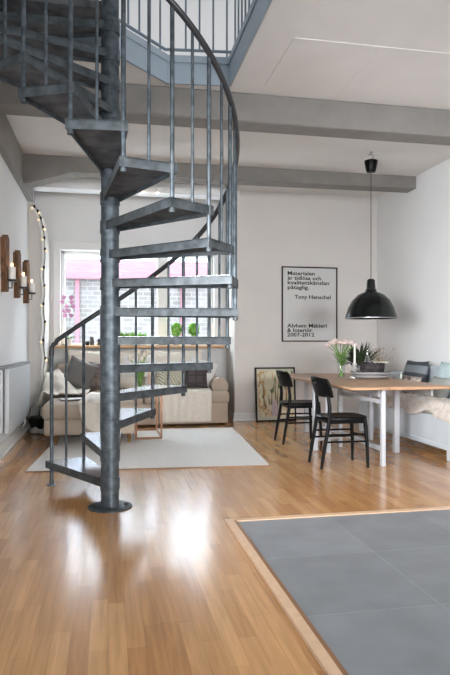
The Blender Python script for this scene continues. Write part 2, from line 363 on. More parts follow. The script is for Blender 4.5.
# corner posts tie tread k to tread k+1, slimmer ones stand mid-tread
posts = []
for k in range(1, NT+1):
    a = A0-DA*k+.75
    for (aa, r, zb) in ((a, .0135, k*RISE-.075), (a+DA/2, .0095, k*RISE-.004)):
        p = pol(aa, RO-.008)
        b = MB(); b.tube([(p[0], p[1], zb), (p[0], p[1], rail_z(aa)-.005)], r, 12)
        o = b.build('baluster', M_steelp, st)
        if r > .012:
            b = MB(); b.lathe([(.006, -.012), (.019, -.008), (.019, .012), (.0135, .016)], (p[0], p[1], zb), 10); b.build('bolt', M_steel, o)
            if k < NT:
                b = MB(); b.lathe([(.021, RISE*(k+1)-.06), (.021, RISE*(k+1)+.004)], (p[0], p[1], 0), 12); b.build('spacer_sleeve', M_steel, o)
p = pol(A0-.6, RO-.006)
b = MB(); b.lathe([(.04, 0), (.04, .006), (.018, .009), (.018, .05)], (p[0], p[1], 0), 16); b.build('newel_foot', M_steelp, st)
zt = rail_z(A0)-.035
b = MB(); b.tube([(p[0], p[1], 0), (p[0], p[1], 1.06)], .0155, 12); b.build('newel_post', M_steelp, st)
pts = [(p[0], p[1], 1.055), (p[0], p[1], 1.085)]
for a, z in ((A0-.9, 1.12), (A0-1.8, 1.148), (A0-3, rail_z(A0-2)-.004)):
    q = pol(a, RO); pts.append((q[0], q[1], z))
a = A0-4
while a > A0-DA*NT-6:
    q = pol(a, RO+.004); pts.append((q[0], q[1], rail_z(a))); a -= 3
b = MB(); b.tube(pts, .0195, 12); b.build('handrail', M_dark, st)
# top landing plate
b = MB()
q0 = pol(168, 1.0); q1 = pol(100, .10)
b.prism([(OX0+.02-PX, 4.40-PY), (-.03, 4.40-PY), (.02, 4.72-PY), (OX0+.02-PX, 4.72-PY)], 3.572, 3.625); b.build('landing', M_under, st, smooth=False)

# upper railing
M_bar = mat('blue_grey_bar_paint', (104, 118, 130), .45)
ur = thing('landing_railing', 'steel railing with thin bars around the stair opening on the upper floor', 'railing', (OX1, 5.14, ZU+.024))
def rl(x, y, z=0): return (x-OX1, y-5.14, z)
path = [(OX1+.03, 3.2), (OX1+.03, 5.17), (.49, 5.235), (.02, 4.77)]
for nm, z_, r_ in (('bottom_rail', .075, .014), ('top_rail', .98, .02)):
    b = MB(); b.tube([rl(x, y, z_) for x, y in path], r_, 8); b.build(nm, M_bar, ur)
for (x0, y0), (x1, y1) in zip(path, path[1:]):
    ln = math.hypot(x1-x0, y1-y0); n_ = max(2, round(ln/.132))
    for i in range(n_):
        t = (i+.5)/n_; x = x0+(x1-x0)*t; y = y0+(y1-y0)*t
        b = MB(); b.tube([rl(x, y, .0 if i % 4 == 0 else .075), rl(x, y, .98)], .0085, 8); b.build('bar', M_bar, ur)

# ------------------------------------------------ radiator, wall sconces
M_rad = mat('radiator_enamel', (196, 199, 202), .4)
r = thing('radiator', 'white panel radiator on the left wall beneath the candle sconces', 'radiator', (XL, 6.95, .27))
b = MB(); b.box(.075, .12, -.80, .80, 0, .64, .01, 2); b.build('front_panel', M_rad, r)
b = MB(); b.box(.025, .06, -.80, .80, 0, .63, .01, 2); b.build('rear_panel', M_rad, r)
b = MB(); b.box(.015, .125, -.81, .81, .635, .66, .006, 1); b.build('top_grille', mat('grey_grille', (140, 143, 146), .5), r)
for y in (-.6, .6):
    b = MB(); b.box(0, .03, y-.02, y+.02, .1, .5); b.build('bracket', M_trim, r)
b = MB(); b.tube([(.07, .74, .02), (.07, .74, -.10), (.03, .74, -.13), (.0, .74, -.13)], .01, 8); b.build('pipe', M_trim, r)
M_barn = mat('rough_dark_wood', (84, 60, 42), .85, rgb2=(134, 98, 68), scale=6, stretch=(10, 10, 1.2), bump=.6, bscale=20)
M_wax = mat('candle_wax', (248, 244, 238), .5)
M_flame = mat('flame', (255, 210, 140), .5, emit=(255, 200, 120), estr=12)
for i, (y0, y1, z0, z1, cz, nm) in enumerate(((6.36, 6.60, 1.68, 2.26, 1.83, 'nearest of three rough wood candle sconces on the left wall, longest plank'),
                                   (7.20, 7.46, 1.68, 2.23, 1.83, 'middle rough wood plank sconce with candle on the left wall'),
                                   (7.98, 8.26, 1.67, 2.22, 1.83, 'farthest rough wood plank sconce on the left wall, near the light string'))):
    ym = (y0+y1)/2; yb = y0+.0
    s_ = thing('candle_sconce', nm, 'wall sconce', (XL, ym, z0), 0, 'plank sconces')
    w = (y1-y0)/2; h = z1-z0
    b = MB(); b.prism([(-w*.55, 0), (w*.6, .015), (w*.8, h*.25), (w*.7, h*.45), (w, h*.6), (w*.9, h-.015), (w*.2, h+.02), (-w*.3, h-.01), (-w, h-.03), (-w*.85, h*.5), (-w*.6, h*.3)], 0, .055, 'x'); b.build('plank', M_barn, s_)
    cx = .095; cy = .02
    b = MB(); b.tube([(.04, cy, cz-z0-.10), (cx, cy, cz-z0-.10), (cx, cy, cz-z0-.03)], .007, 8); b.build('bracket', M_dark, s_)
    b = MB(); b.lathe([(.045, cz-z0-.032), (.05, cz-z0-.02), (.05, cz-z0-.012)], (cx, cy, 0), 16); b.build('drip_plate', M_dark, s_)
    cd = thing('pillar_candle', 'white lit pillar candle on the '+('nearest', 'middle', 'farthest')[i]+' plank sconce', 'candle', (XL+cx, ym+cy, cz-.012), 0, 'sconce candles')
    b = MB(); b.lathe([(.036, 0), (.036, .125), (.03, .13)], seg=16); b.build('wax', M_wax, cd)
    b = MB(); b.ball((0, 0, .15), .011, 2, (1, 1, 1.9)); b.build('flame', M_flame, cd)

# string of lights down the alcove edge
sl = thing('string_lights', 'string of small warm bulbs hanging down the wall edge beside the window', 'string lights', (-.86, 8.56, 1.0))
M_bulb = mat('warm_bulb', (255, 236, 200), .4, emit=(255, 225, 170), estr=1.0)
path = []
for i in range(13):
    a = PI/2*(1-i/12); path.append(Vector((-1.04+.19*math.cos(a)+.86, -.02, 2.45+.60*math.sin(a)-1.0)))
for i in range(1, 14): path.append(Vector((.012*math.sin(i*1.7), -.02, 1.45-i*.125)))
b = MB(); b.tube(path, .004, 6); b.build('cable', M_dark, sl)
b = MB(); b.tube([p+Vector((-.035, .0, 0)) for p in path[2:]]+[Vector((-.03, -.02, -.9))], .014, 8); b.build('conduit', M_trim, sl)
M_sock = mat('black_socket', (18, 18, 20), .5)
for i in range(2, 26, 2):
    p = path[i]; sd = 1 if (i//2) % 2 else -1
    b = MB(); b.lathe([(.012, -.02), (.014, 0), (.012, .02)], p, 10); so = b.build('socket', M_sock, sl)
    b = MB(); b.ball(p+Vector((-.024*sd-.006, -.012, -.028)), .016, 2); b.build('bulb', M_bulb, so)

# ------------------------------------------------ rug
rug = thing('rug', 'large pale off-white wool rug in front of the sofa', 'rug', (.47, 6.78, 0), math.radians(-3.8))
b = MB(); b.box(-1.115, 1.115, -1.25, 1.27, 0, .012, .004, 1); b.build('pile', M_rug, rug)
for y_ in (-1.262, 1.268):
    b = MB(); b.box(-1.12, 1.12, y_, y_+.014, 0, .010); b.build('binding', mat('rug_edge', (150, 120, 98), .9), rug)

# ------------------------------------------------ sofa with chaise
sx0, sx1, sy0, sy1 = -.85, 1.72, 8.33, 9.22
sf = thing('sofa', 'beige linen corner sofa with rolled arms under the window', 'sofa', (.4, 8.6, 0))
def off(M): return M
def SB(name, m, x0, x1, y0, y1, z0, z1, bev=.04):
    b = MB(); b.box(x0-.4, x1-.4, y0-8.6, y1-8.6, z0, z1, bev, 3); return b.build(name, m, sf)
SB('base', M_sofa, sx0+.04, sx1-.04, sy0+.02, sy1, .02, .315, .02)
SB('seat_cushion', M_sofa, 1.20, sx1-.02, sy0-.01, sy0+.20, .30, .474, .05)
SB('chaise_base', M_sofa, -.70, .30, 6.90, 8.38, .125, .31, .02)
SB('chaise_cushion', M_sofa, -.72, .32, 6.86, 8.35, .30, .475, .05)
for x0, x1 in ((-.60, .48), (.49, 1.46)): SB('seat_cushion', M_sofa, x0, x1, sy0, sy1-.2, .30, .475, .05)
SB('back_frame', M_sofa, sx0+.1, sx1-.1, sy1-.22, sy1-.02, .3, .86, .08)
for x0, x1 in ((-.58, .5), (.52, 1.42)):
    b = MB(); b.pillow(x1-x0, .60, .28, T((x0+x1)/2-.4, .38, .77, math.radians(-12))); b.build('back_cushion', M_cream, sf)
for x in (sx0+.13, sx1-.13):
    b = MB(); pr = [(-.10, .02), (.10, .02), (.10, .45)]
    for i in range(11):
        a = -.35*PI+i/10*1.7*PI; pr.append((.125*math.cos(a), .535+.125*math.sin(a)))
    pr.append((-.10, .45))
    b.prism([(x-.4+p, q) for p, q in pr], sy0+(.16 if x > 0 else -.02)-8.6, sy1-.05-8.6, 'y'); b.build('arm', M_sofa, sf)
M_leg = mat('turned_wood_leg', (120, 84, 48), .4, var=.1)
for x, y in ((-.58, 6.98), (.24, 6.98)):
    b = MB(); b.lathe([(.02, .03), (.016, .05), (.03, .085), (.022, .1), (.03, .128)], (x-.4, y-8.6, 0), 12); lg = b.build('leg', M_leg, sf)
    b = MB(); b.tube([(x-.4-.012, y-8.6, .0295), (x-.4+.012, y-8.6, .0295)], .018, 12); b.build('caster', mat('brass', (190, 150, 90), .3, metal=.9), lg)

# throws
def throw(name, label, path, x0, x1, m, amp=.012, parent_loc=(0, 0, 0), skew=0):
    P = [Vector(p) for p in path]
    cum = [0]
    for a_, c_ in zip(P, P[1:]): cum.append(cum[-1]+(c_-a_).length)
    def f(u, v):
        d = v*cum[-1]; i = 0
        while i < len(P)-2 and cum[i+1] < d: i += 1
        t = (d-cum[i])/max(1e-6, cum[i+1]-cum[i]); p = P[i].lerp(P[i+1], t)
        x = x0+(x1-x0)*u+skew*v
        n_ = noise.noise(Vector((x*6, d*2, 3)))*amp+math.sin(u*23+v*2)*amp*.45
        hang = amp*math.sin(u*31)*(1 if v < .15 or v > .85 else .2)
        return Vector((x+hang*.4, p.y-abs(n_), p.z+abs(n_)*.8))
    b = MB(); b.sheet(f, 40, 40); o = b.build(name, m, solid=.008); return tag(o, label, 'throw')
throw('throw_blanket', 'cream throw spread over the right seat of the sofa and hanging to the floor',
      [(0, 8.98, .50), (0, 8.6, .50), (0, 8.35, .495), (0, 8.295, .46), (0, 8.29, .30), (0, 8.285, .05)], .70, 1.43, M_cream)
# throw heaped over the left arm, flowing onto the chaise
def sst(a, b_, x):
    t = min(1, max(0, (x-a)/(b_-a))); return t*t*(3-2*t)
def armthrow(u, v):
    x = -.855+u*.61; y = 7.70+v*1.25
    h = .495+.235*sst(7.85, 8.34, y)*(1-sst(-.66, -.40, x+.1*(v-.5)))
    h -= .16*(1-sst(-.855, -.80, x))
    n_ = noise.noise(Vector((x*6, y*4, 1)))*.03+abs(noise.noise(Vector((x*10+y*6, y*3-x*5, 4))))*.055+.014
    return Vector((max(-.853, x+.02*noise.noise(Vector((y*5, 1, x)))), y+.07*noise.noise(Vector((x*6, 8, 0))), h+n_))
b = MB(); b.sheet(armthrow, 46, 60); tag(b.build('throw_blanket', M_cream, solid=.01), 'white throw heaped over the left arm of the sofa by the wall', 'throw')
def chthrow(u, v):
    # laid diagonally over the chaise, dropping over its front edge
    x = -.33+u*.42+(1-v)*.06; y = 8.0-v*1.35
    z = .492+.012*abs(math.sin(u*9+v*4))+.014*noise.noise(Vector((u*5, v*5, 1)))+.012
    if y < 6.87:
        d = 6.87-y; y = 6.835-.01*math.sin(u*12); z = .497-d*(1.2+.55*math.sin(u*2.2)) ; z = max(z, .14)
        x = -.33+u*.42*(1-.6*d)+.09*d*3
    return Vector((x, y, z))
b = MB(); b.sheet(chthrow, 28, 44); tag(b.build('throw_blanket', M_cream, solid=.008), 'cream throw draped across the chaise, its corner falling over the front edge', 'throw')
bk = thing('magazine', 'open grey magazine lying on the chaise of the sofa', 'magazine', (-.42, 7.35, .482), .3)
b = MB(); b.box(-.15, .15, -.11, .11, 0, .012, .003, 1); b.build('cover', mat('grey_print', (104, 108, 112), .4), bk)
b = MB(); b.box(-.13, .14, -.10, .10, .012, .016); b.build('page', mat('paper', (220, 218, 214), .6), bk)

def cushion(label, cat, w, h, t, M, m, group=None):
    b = MB(); b.pillow(w, h, t, Matrix.Identity(4)); o = b.build('cushion', m); o.matrix_world = M
    return tag(o, label, cat, group)
G = 'cushions on the sofa'
M_grey = wavemat('ribbed_grey_knit', (92, 90, 88), (122, 118, 114), 22, direction='X', distort=1)
M_brown = mat('brown_grey_pattern', (108, 90, 86), .9, rgb2=(140, 128, 124), scale=16, bump=.2)
M_dkc = brickmat('dark_tufted', (70, 62, 62), (84, 74, 74), (50, 46, 48), .11, .11, rot=(PI/2, 0, 0), off=0, ms=.008)
M_pat = wavemat('light_leaf_pattern', (206, 200, 184), (148, 150, 128), 14, direction='DIAGONAL', distort=6)
M_wht = mat('white_cotton', (226, 224, 220), .9, var=.02)
cushion('large grey ribbed cushion on the sofa next to the left arm', 'cushion', .40, .42, .16, T(-.38, 8.46, .73, -.25, .42, .15), M_grey, G)
cushion('brown-grey patterned cushion beside the grey one, partly behind the stair pole', 'cushion', .42, .40, .16, T(-.06, 8.60, .70, -.25, 0, -.1), M_brown, G)
cushion('light leaf-patterned cushion in the middle right of the sofa', 'cushion', .46, .36, .14, T(.90, 8.68, .69, -.3), M_pat, G)
cushion('dark tufted cushion near the right arm of the sofa', 'cushion', .36, .36, .14, T(1.24, 8.58, .68, -.25, 0, -.05), M_dkc, G)
cushion('white cushion tucked behind the dark one at the right arm', 'cushion', .42, .40, .12, T(1.36, 8.80, .72, -.25, .3, -.15), M_wht, G)
cushion('off-white cushion leaning on the sofa back under the plants', 'cushion', .55, .36, .14, T(.45, 8.88, .82, -.35), M_wht, G)

# copper side table and tulips
M_cop = mat('copper_frame', (124, 86, 62), .35, metal=.6)
ct = thing('side_table', 'square copper-framed side table by the chaise holding tulips', 'side table', (.48, 7.55, .012))
x0, x1, y0, y1 = -.15, .15, -.35, .35; g = .011
for nm_, z_ in (('lower_frame', 0), ('upper_frame', .54)):
    b = MB()
    for x in (x0, x1): b.box(x-g, x+g, y0-g, y1+g, z_, z_+2*g)
    for y in (y0, y1): b.box(x0, x1, y-g, y+g, z_, z_+2*g)
    b.build(nm_, M_cop, ct)
for x in (x0, x1):
    for y in (y0, y1):
        b = MB(); b.box(x-g, x+g, y-g, y+g, 2*g, .54); b.build('leg', M_cop, ct)
b = MB(); b.box(x0, x1, y0, y1, .562, .575, .003, 1); b.build('table_top', mat('smoked_top', (150, 120, 100), .3), ct)
ZT = .587
def vase(label, loc, prof, cat='vase', m=None, name='glass_vase'):
    o = thing(name, label, cat, loc)
    b = MB(); b.lathe(prof, seg=24, cap=False); b.build('body', m or M_glass, o, solid=.004 if m else 0)
    b = MB(); b.lathe([(.001, .003), (prof[0][0]*.95, .003), (prof[0][0]*.95, .01), (.001, .01)], seg=24, cap=False); b.build('bottom', m or M_glass, o); return o
vase('clear glass vase of tulips on the copper side table', (.38, 7.30, ZT), [(.035, 0), (.038, .08), (.055, .2)])
tl = thing('tulip_bouquet', 'bunch of white tulips with green stems in the vase on the copper table', 'flowers', (.38, 7.30, ZT+.012))
b = MB(); heads = []
for i in range(13):
    a = i*2.4; r0 = .012+.012*random.random(); r1 = .05+.09*random.random(); h = .37+.09*random.random()
    b.tube([(r0*math.cos(a+2), r0*math.sin(a+2), .0), (.02*math.cos(a), .02*math.sin(a), .20), (r1*math.cos(a), r1*math.sin(a), h)], .004, 6)
    heads.append((r1*math.cos(a), r1*math.sin(a), h))
b.build('stems', M_green, tl)
b = MB()
for i in range(16):
    a = i*1.9; b.leaf((.015*math.cos(a), .015*math.sin(a), .03), (math.cos(a)*.22, math.sin(a)*.22, 1), .36, .022, .10)
b.build('leaves', M_green, tl, solid=.0015)
M_tul = mat('tulip_petal', (240, 232, 216), .6, var=.05)
for h in heads:
    b = MB(); b.ball(h, .025, 2, (1, 1, 1.4)); b.build('blossom', M_tul, tl)
cd = thing('candle', 'slim pink candle in a low holder on the copper side table', 'candle', (.50, 7.42, ZT))
b = MB(); b.lathe([(.03, 0), (.03, .01), (.012, .02), (.014, .035)], seg=16); b.build('holder', M_cop, cd)
b = MB(); b.lathe([(.011, .02), (.010, .24)], seg=12); b.build('wax', mat('pink_wax', (222, 178, 160), .5), cd)

# ------------------------------------------------ window sill things
ZS = wz0+.006
def pot(name, label, loc, r, h, m, cat='plant', group=None):
    o = thing(name, label, cat, loc, 0, group)
    b = MB(); b.lathe([(r*.75, 0), (r, h), (r*.92, h), (r*.9, h-.01)], seg=20); b.build('pot', m, o); return o
M_pot = mat('white_ceramic', (228, 228, 226), .3)
M_zinc = mat('zinc_pot', (150, 154, 158), .4, metal=.5)
oc = pot('potted_orchid', 'pink orchid in a white pot at the left end of the window sill', (-.58, 9.17, ZS), .055, .09, M_pot)
b = MB()
for i in range(5):
    a = i*1.26+.4; b.leaf((0, 0, .09), (math.cos(a), math.sin(a)*.6, .55), .17, .05, .35)
b.build('leaves', M_green, oc, solid=.003)
M_orc = mat('orchid_petal', (206, 120, 180), .6, rgb2=(232, 180, 214), scale=40)
for sx in (-.03, .03):
    b = MB(); P = [(0, 0, .08), (sx*.6, 0, .35), (sx, -.01, .58), (sx*2.0, -.02, .70)]; b.tube(P, .003, 6); b.build('stem', M_dgreen, oc)
    for i in range(5):
        t = i/4; c = Vector((sx*(1.0+1.2*t)+.03*math.sin(i*2.3+sx*90), -.03, .44+.27*t)); fb = MB()
        for j in range(5):
            a = j*1.257+i; fb.ball(c+Vector((.02*math.cos(a), -.004*j, .02*math.sin(a))), .0165, 1, (1, .35, 1))
        fb.build('blossom', M_orc, oc)
for x, nm in ((1.03, 'left of two ball-shaped green plants on the right part of the sill'), (1.30, 'right of two ball-shaped green plants on the right part of the sill')):
    t_ = pot('potted_topiary', nm, (x, 9.15, ZS), .055, .10, M_zinc, group='ball plants')
    b = MB(); b.tube([(0, 0, .08), (0, 0, .20)], .008, 6); b.build('trunk', M_leg, t_)
    b = MB()
    for i in range(420):
        v = Vector((random.gauss(0, 1), random.gauss(0, 1), random.gauss(0, 1))).normalized(); b.leaf(v*.075+Vector((0, 0, .24)), v+Vector((random.random()-.5, random.random()-.5, random.random()-.3)), .04, .02, .1, 2)
    b.ball((0, 0, .24), .085, 2); b.build('foliage', mat('box_ball_green', (116, 168, 74), .6, rgb2=(164, 208, 112), scale=30), t_)
hb = thing('herb_planter', 'low box of bright green herbs on the sill behind the treads', 'plant', (.32, 9.14, ZS))
b = MB(); b.box(-.24, .24, -.06, .06, 0, .06, .006, 1); b.build('planter', M_pot, hb)
b = MB()
for i in range(420):
    b.leaf((random.uniform(-.23, .23), random.uniform(-.05, .05), .05), (random.gauss(0, .4), random.gauss(0, .4), 1), random.uniform(.10, .22), .026, .2, 2)
b.build('foliage', mat('bright_herb', (104, 150, 62), .6, rgb2=(150, 186, 100), scale=30), hb)
for x, r_, h_, c_, lb, nm, ct_ in ((-.30, .030, .055, (26, 26, 28), 'small round black jar on the window sill left of the stair pole', 'black_jar', 'jar'),
                           (-.275+.04, .034, .12, (120, 116, 116), 'tall grey-brown candle jar on the window sill', 'candle_jar', 'jar'),
                           (-.12, .040, .09, (84, 88, 92), 'short dark grey candle jar nearest the stair pole on the sill', 'candle_jar', 'jar')):
    o = thing(nm, lb, ct_, (x, 9.12 if nm[0] == 'b' else 9.18, ZS))
    b = MB(); b.lathe([(r_*.8, 0), (r_, h_*.2), (r_, h_*.85), (r_*.85, h_)], seg=20); b.build('body', mat('jar_%d' % c_[0], c_, .35), o)
    b = MB(); b.lathe([(r_*.8, h_), (r_*.8, h_+.006)], seg=20); b.build('lid', M_dark, o)

# spots above the alcove
sp = thing('ceiling_spotlight', 'track of three small lit spotlights on the beam above the window', 'spotlight', (.48, 8.41, 3.33))
b = MB(); b.box(-.26, .26, -.02, .009, -.012, .012, .004, 1); b.build('track', M_trim, sp)
for x in (-.2, 0, .2):
    b = MB(); b.lathe([(.02, -.05), (.028, -.03), (.022, 0), (.01, .01)], (x, -.03, -.02), 14); hd = b.build('head', M_trim, sp)
    b = MB(); b.ball((x, -.035, -.073), .017, 2); b.build('bulb', mat('spot_bulb', (255, 235, 205), .4, emit=(255, 214, 160), estr=14), hd)

# ------------------------------------------------ shoes and bag by the radiator
M_sil = mat('silver_shoe', (190, 188, 186), .35, metal=.3)
def shoe(label, loc, rz):
    o = thing('shoe', label, 'shoe', loc, rz, 'silver shoes')
    b = MB()
    def f(u, v):
        y = -.13+.26*v; w = (.036+.012*math.sin(v*PI*1.1+.4))*math.sqrt(max(.001, 1-(2*abs(v-.5))**6)); hh = .05+.045*(v < .45)*(1-v/.45)+.0
        a = u*PI; return Vector((w*math.cos(a), y, .014+hh*math.sin(a)*math.sqrt(max(.002, 1-(2*abs(v-.5))**8))))
    b.sheet(f, 14, 16); b.build('upper', M_sil, o, solid=.003)
    b = MB(); b.prism([(-.036, -.12), (0, -.13), (.036, -.12), (.042, 0), (.046, .08), (.0, .132), (-.046, .08), (-.040, 0)], 0, .016); b.build('sole', M_sock, o)
    b = MB()
    for k in range(3): b.tube([(-.02, .0+k*.022, .066), (.02, .01+k*.022, .066)], .003, 6)
    b.build('laces', M_sock, o); return o
shoe('silver shoe by the left baseboard, nearer the wall', (-.94, 8.02, 0), .35)
shoe('silver shoe by the left baseboard, nearer the sofa', (-.83, 7.92, 0), .55)
bg_ = thing('black_bag', 'slumped black bag on the floor between the left wall and the sofa', 'bag', (-.93, 8.28, 0), .1)
b = MB(); b.box(-.09, .09, -.13, .13, .0, .19, .05, 3)
for v in b.bm.verts: v.co += Vector((noise.noise(v.co*9), noise.noise(v.co*9+Vector((5, 0, 0))), 0))*.03
b.build('body', M_sock, bg_)
b = MB(); b.tube([(.03, -.08, .16), (.04, -.05, .27), (.04, .04, .27), (.03, .08, .16)], .008, 8); b.build('handle', M_sock, bg_)
b = MB(); b.tube([(-1.03, 7.6, .16), (-1.0, 7.85, .22), (-.98, 8.1, .30), (-.97, 8.35, .36)], .009, 8); b.tube([(-1.035, 7.5, .145), (-1.01, 7.85, .19), (-1.0, 8.3, .30)], .007, 8)
tag(b.build('power_cable', M_sock), 'black cables running along the left baseboard past the radiator', 'cable')

# ------------------------------------------------ poster and leaning picture
def text_mesh(s, width, h=None, bold=.012):
    cu = bpy.data.curves.new('t', 'FONT'); cu.body = s; cu.size = 1; cu.offset = bold; cu.extrude = .01; cu.resolution_u = 2
    o = bpy.data.objects.new('t', cu); C.objects.link(o)
    dg = bpy.context.evaluated_depsgraph_get(); dg.update()
    me = bpy.data.meshes.new_from_object(o.evaluated_get(dg)); bpy.data.objects.remove(o); bpy.data.curves.remove(cu)
    xs = [v.co.x for v in me.vertices]; x0, x1 = min(xs), max(xs)
    k = width/(x1-x0)
    for v in me.vertices: v.co = Vector(((v.co.x-x0)*k, -v.co.z*.05, v.co.y*(h or k)))
    return me
po = thing('framed_poster', 'black-framed typographic poster hanging on the back wall', 'poster', (3.0, YB, 1.18))
b = MB(); hw, hh, g = .440, 1.132, .017
for x0, x1, z0, z1 in ((-hw, -hw+g, 0, hh), (hw-g, hw, 0, hh), (-hw, hw, 0, g), (-hw, hw, hh-g, hh)): b.box(x0, x1, -.025, 0, z0, z1)
b.build('frame', M_black, po, smooth=False)
b = MB(); b.box(-hw+g, hw-g, -.012, -.004, g, hh-g); pp = b.build('print', mat('poster_paper', (214, 213, 211), .7), po, smooth=False)
M_ink = mat('black_ink', (14, 14, 14), .6)
SC = .01535
for s_, x_, w_, v_ in (('Materialen', 287, 28, 275), ('är tidlösa och', 287, 34.5, 279.7), ('kvalitetskänslan', 287, 43, 284.3), ('påtaglig.', 287, 22, 289),
                       ('Tony Henschel', 294, 37.5, 298.5), ('Alvhem Mäkleri', 286.5, 41, 327.3), ('& Interiör', 286.5, 26, 331.8), ('2007-2012', 286.5, 28, 336.3)):
    me = text_mesh(s_, w_*SC, .080, .021); me.materials.append(M_ink)
    o = bpy.data.objects.new('lettering', me); C.objects.link(o); o.parent = po
    o.location = (-hw+(x_-281)*SC, -.0125, (341.5-v_)*SC*.985)
ar = thing('framed_picture', 'black-framed botanical picture leaning on the back wall on the floor', 'picture', (2.447, YB-.11, 0))
ar.rotation_euler = (math.radians(-6), 0, 0)
hw, hh, g = .308, .80, .022
b = MB()
for x0, x1, z0, z1 in ((-hw, -hw+g, 0, hh), (hw-g, hw, 0, hh), (-hw, hw, 0, g), (-hw, hw, hh-g, hh)): b.box(x0, x1, -.015, .015, z0, z1)
b.build('frame', M_black, ar, smooth=False)
b = MB(); b.box(-hw+g, hw-g, -.004, .010, g, hh-g); b.build('mount', mat('picture_mount', (206, 204, 184), .7), ar, smooth=False)
b = MB(); b.box(-hw+g+.012, hw-g-.012, -.006, -.0035, g+.05, hh-g-.03); b.build('print', artmat(), ar, smooth=False)
b = MB()
for i in range(15):
    x = -.2+.4*random.random(); z = .15+.2*random.random()
    b.prism([(x-.012, z), (x+.012, z), (x+.03*random.uniform(-1, 1), z+.35*random.random()+.06)], -.009, -.0065, 'y')
b.build('drawn_leaves', mat('drawn_leaf', (92, 96, 66), .7, rgb2=(140, 112, 72), scale=9), ar, smooth=False)
b = MB(); b.prism([(-.06, .08), (.02, .08), (.035, .22), (.0, .34), (-.05, .30), (-.075, .2)], -.010, -.0065, 'y'); b.build('drawn_flower', mat('drawn_flower', (178, 160, 176), .7, rgb2=(210, 196, 196), scale=20), ar, smooth=False)

# ------------------------------------------------ dining table
tb = thing('dining_table', 'gateleg dining table with oak top and white painted legs', 'table', (2.75, 6.3, 0))
def tl_(x, y): return (x-2.75, y-6.3)
ZTB = .755
M_tleg = mat('grey_white_paint', (184, 187, 192), .45)
M_top = mat('oiled_oak_top', (172, 136, 106), .36, var=.12, scale=3, stretch=(2, 22, 22))
b = MB(); b.box(2.55-2.75, 3.20-2.75, 5.12-6.3, 7.62-6.3, ZTB-.03, ZTB, .004, 1); b.build('table_top', M_top, tb)
b = MB(); b.box(2.175-2.75, 2.545-2.75, 5.12-6.3, 7.62-6.3, ZTB-.028, ZTB-.001, .004, 1); b.build('drop_leaf', M_top, tb)
def post(nm, x, y, w, h0, h1, par=None):
    x, y = tl_(x, y); b = MB(); b.box(x-w/2, x+w/2, y-w/2, y+w/2, h0, h1, .004, 1); return b.build(nm, M_tleg, par or tb)
for x, y, w in ((2.54, 5.24, .042), (2.54, 6.30, .045), (2.99, 5.86, .055), (3.09, 6.70, .05), (2.54, 7.45, .05)):
    post('leg', x, y, w, 0, ZTB-.03)
for x, y, w in ((2.20, 6.16, .05), (2.28, 5.99, .05)): post('gate_leg', x, y, w, 0, ZTB-.03)
def bar(nm, p, q, w, z0, z1):
    p = Vector((*tl_(*p), 0)); q = Vector((*tl_(*q), 0)); d = (q-p).normalized(); n_ = Vector((-d.y, d.x, 0))*w/2
    b = MB(); b.prism([(p-n_)[:2], (q-n_)[:2], (q+n_)[:2], (p+n_)[:2]], z0, z1); b.build(nm, M_tleg, tb, smooth=False)
bar('rail', (2.54, 5.26), (2.54, 6.28), .03, .585, .625); bar('stretcher', (2.54, 5.26), (2.54, 6.28), .03, .14, .18)
bar('stretcher', (2.22, 6.16), (2.53, 6.29), .03, .10, .135); bar('stretcher', (2.54, 6.3), (2.54, 7.45), .03, .14, .18)
bar('apron', (2.58, 5.4), (2.58, 7.4), .02, .64, .725); bar('apron', (3.14, 5.4), (3.14, 7.4), .02, .64, .725)

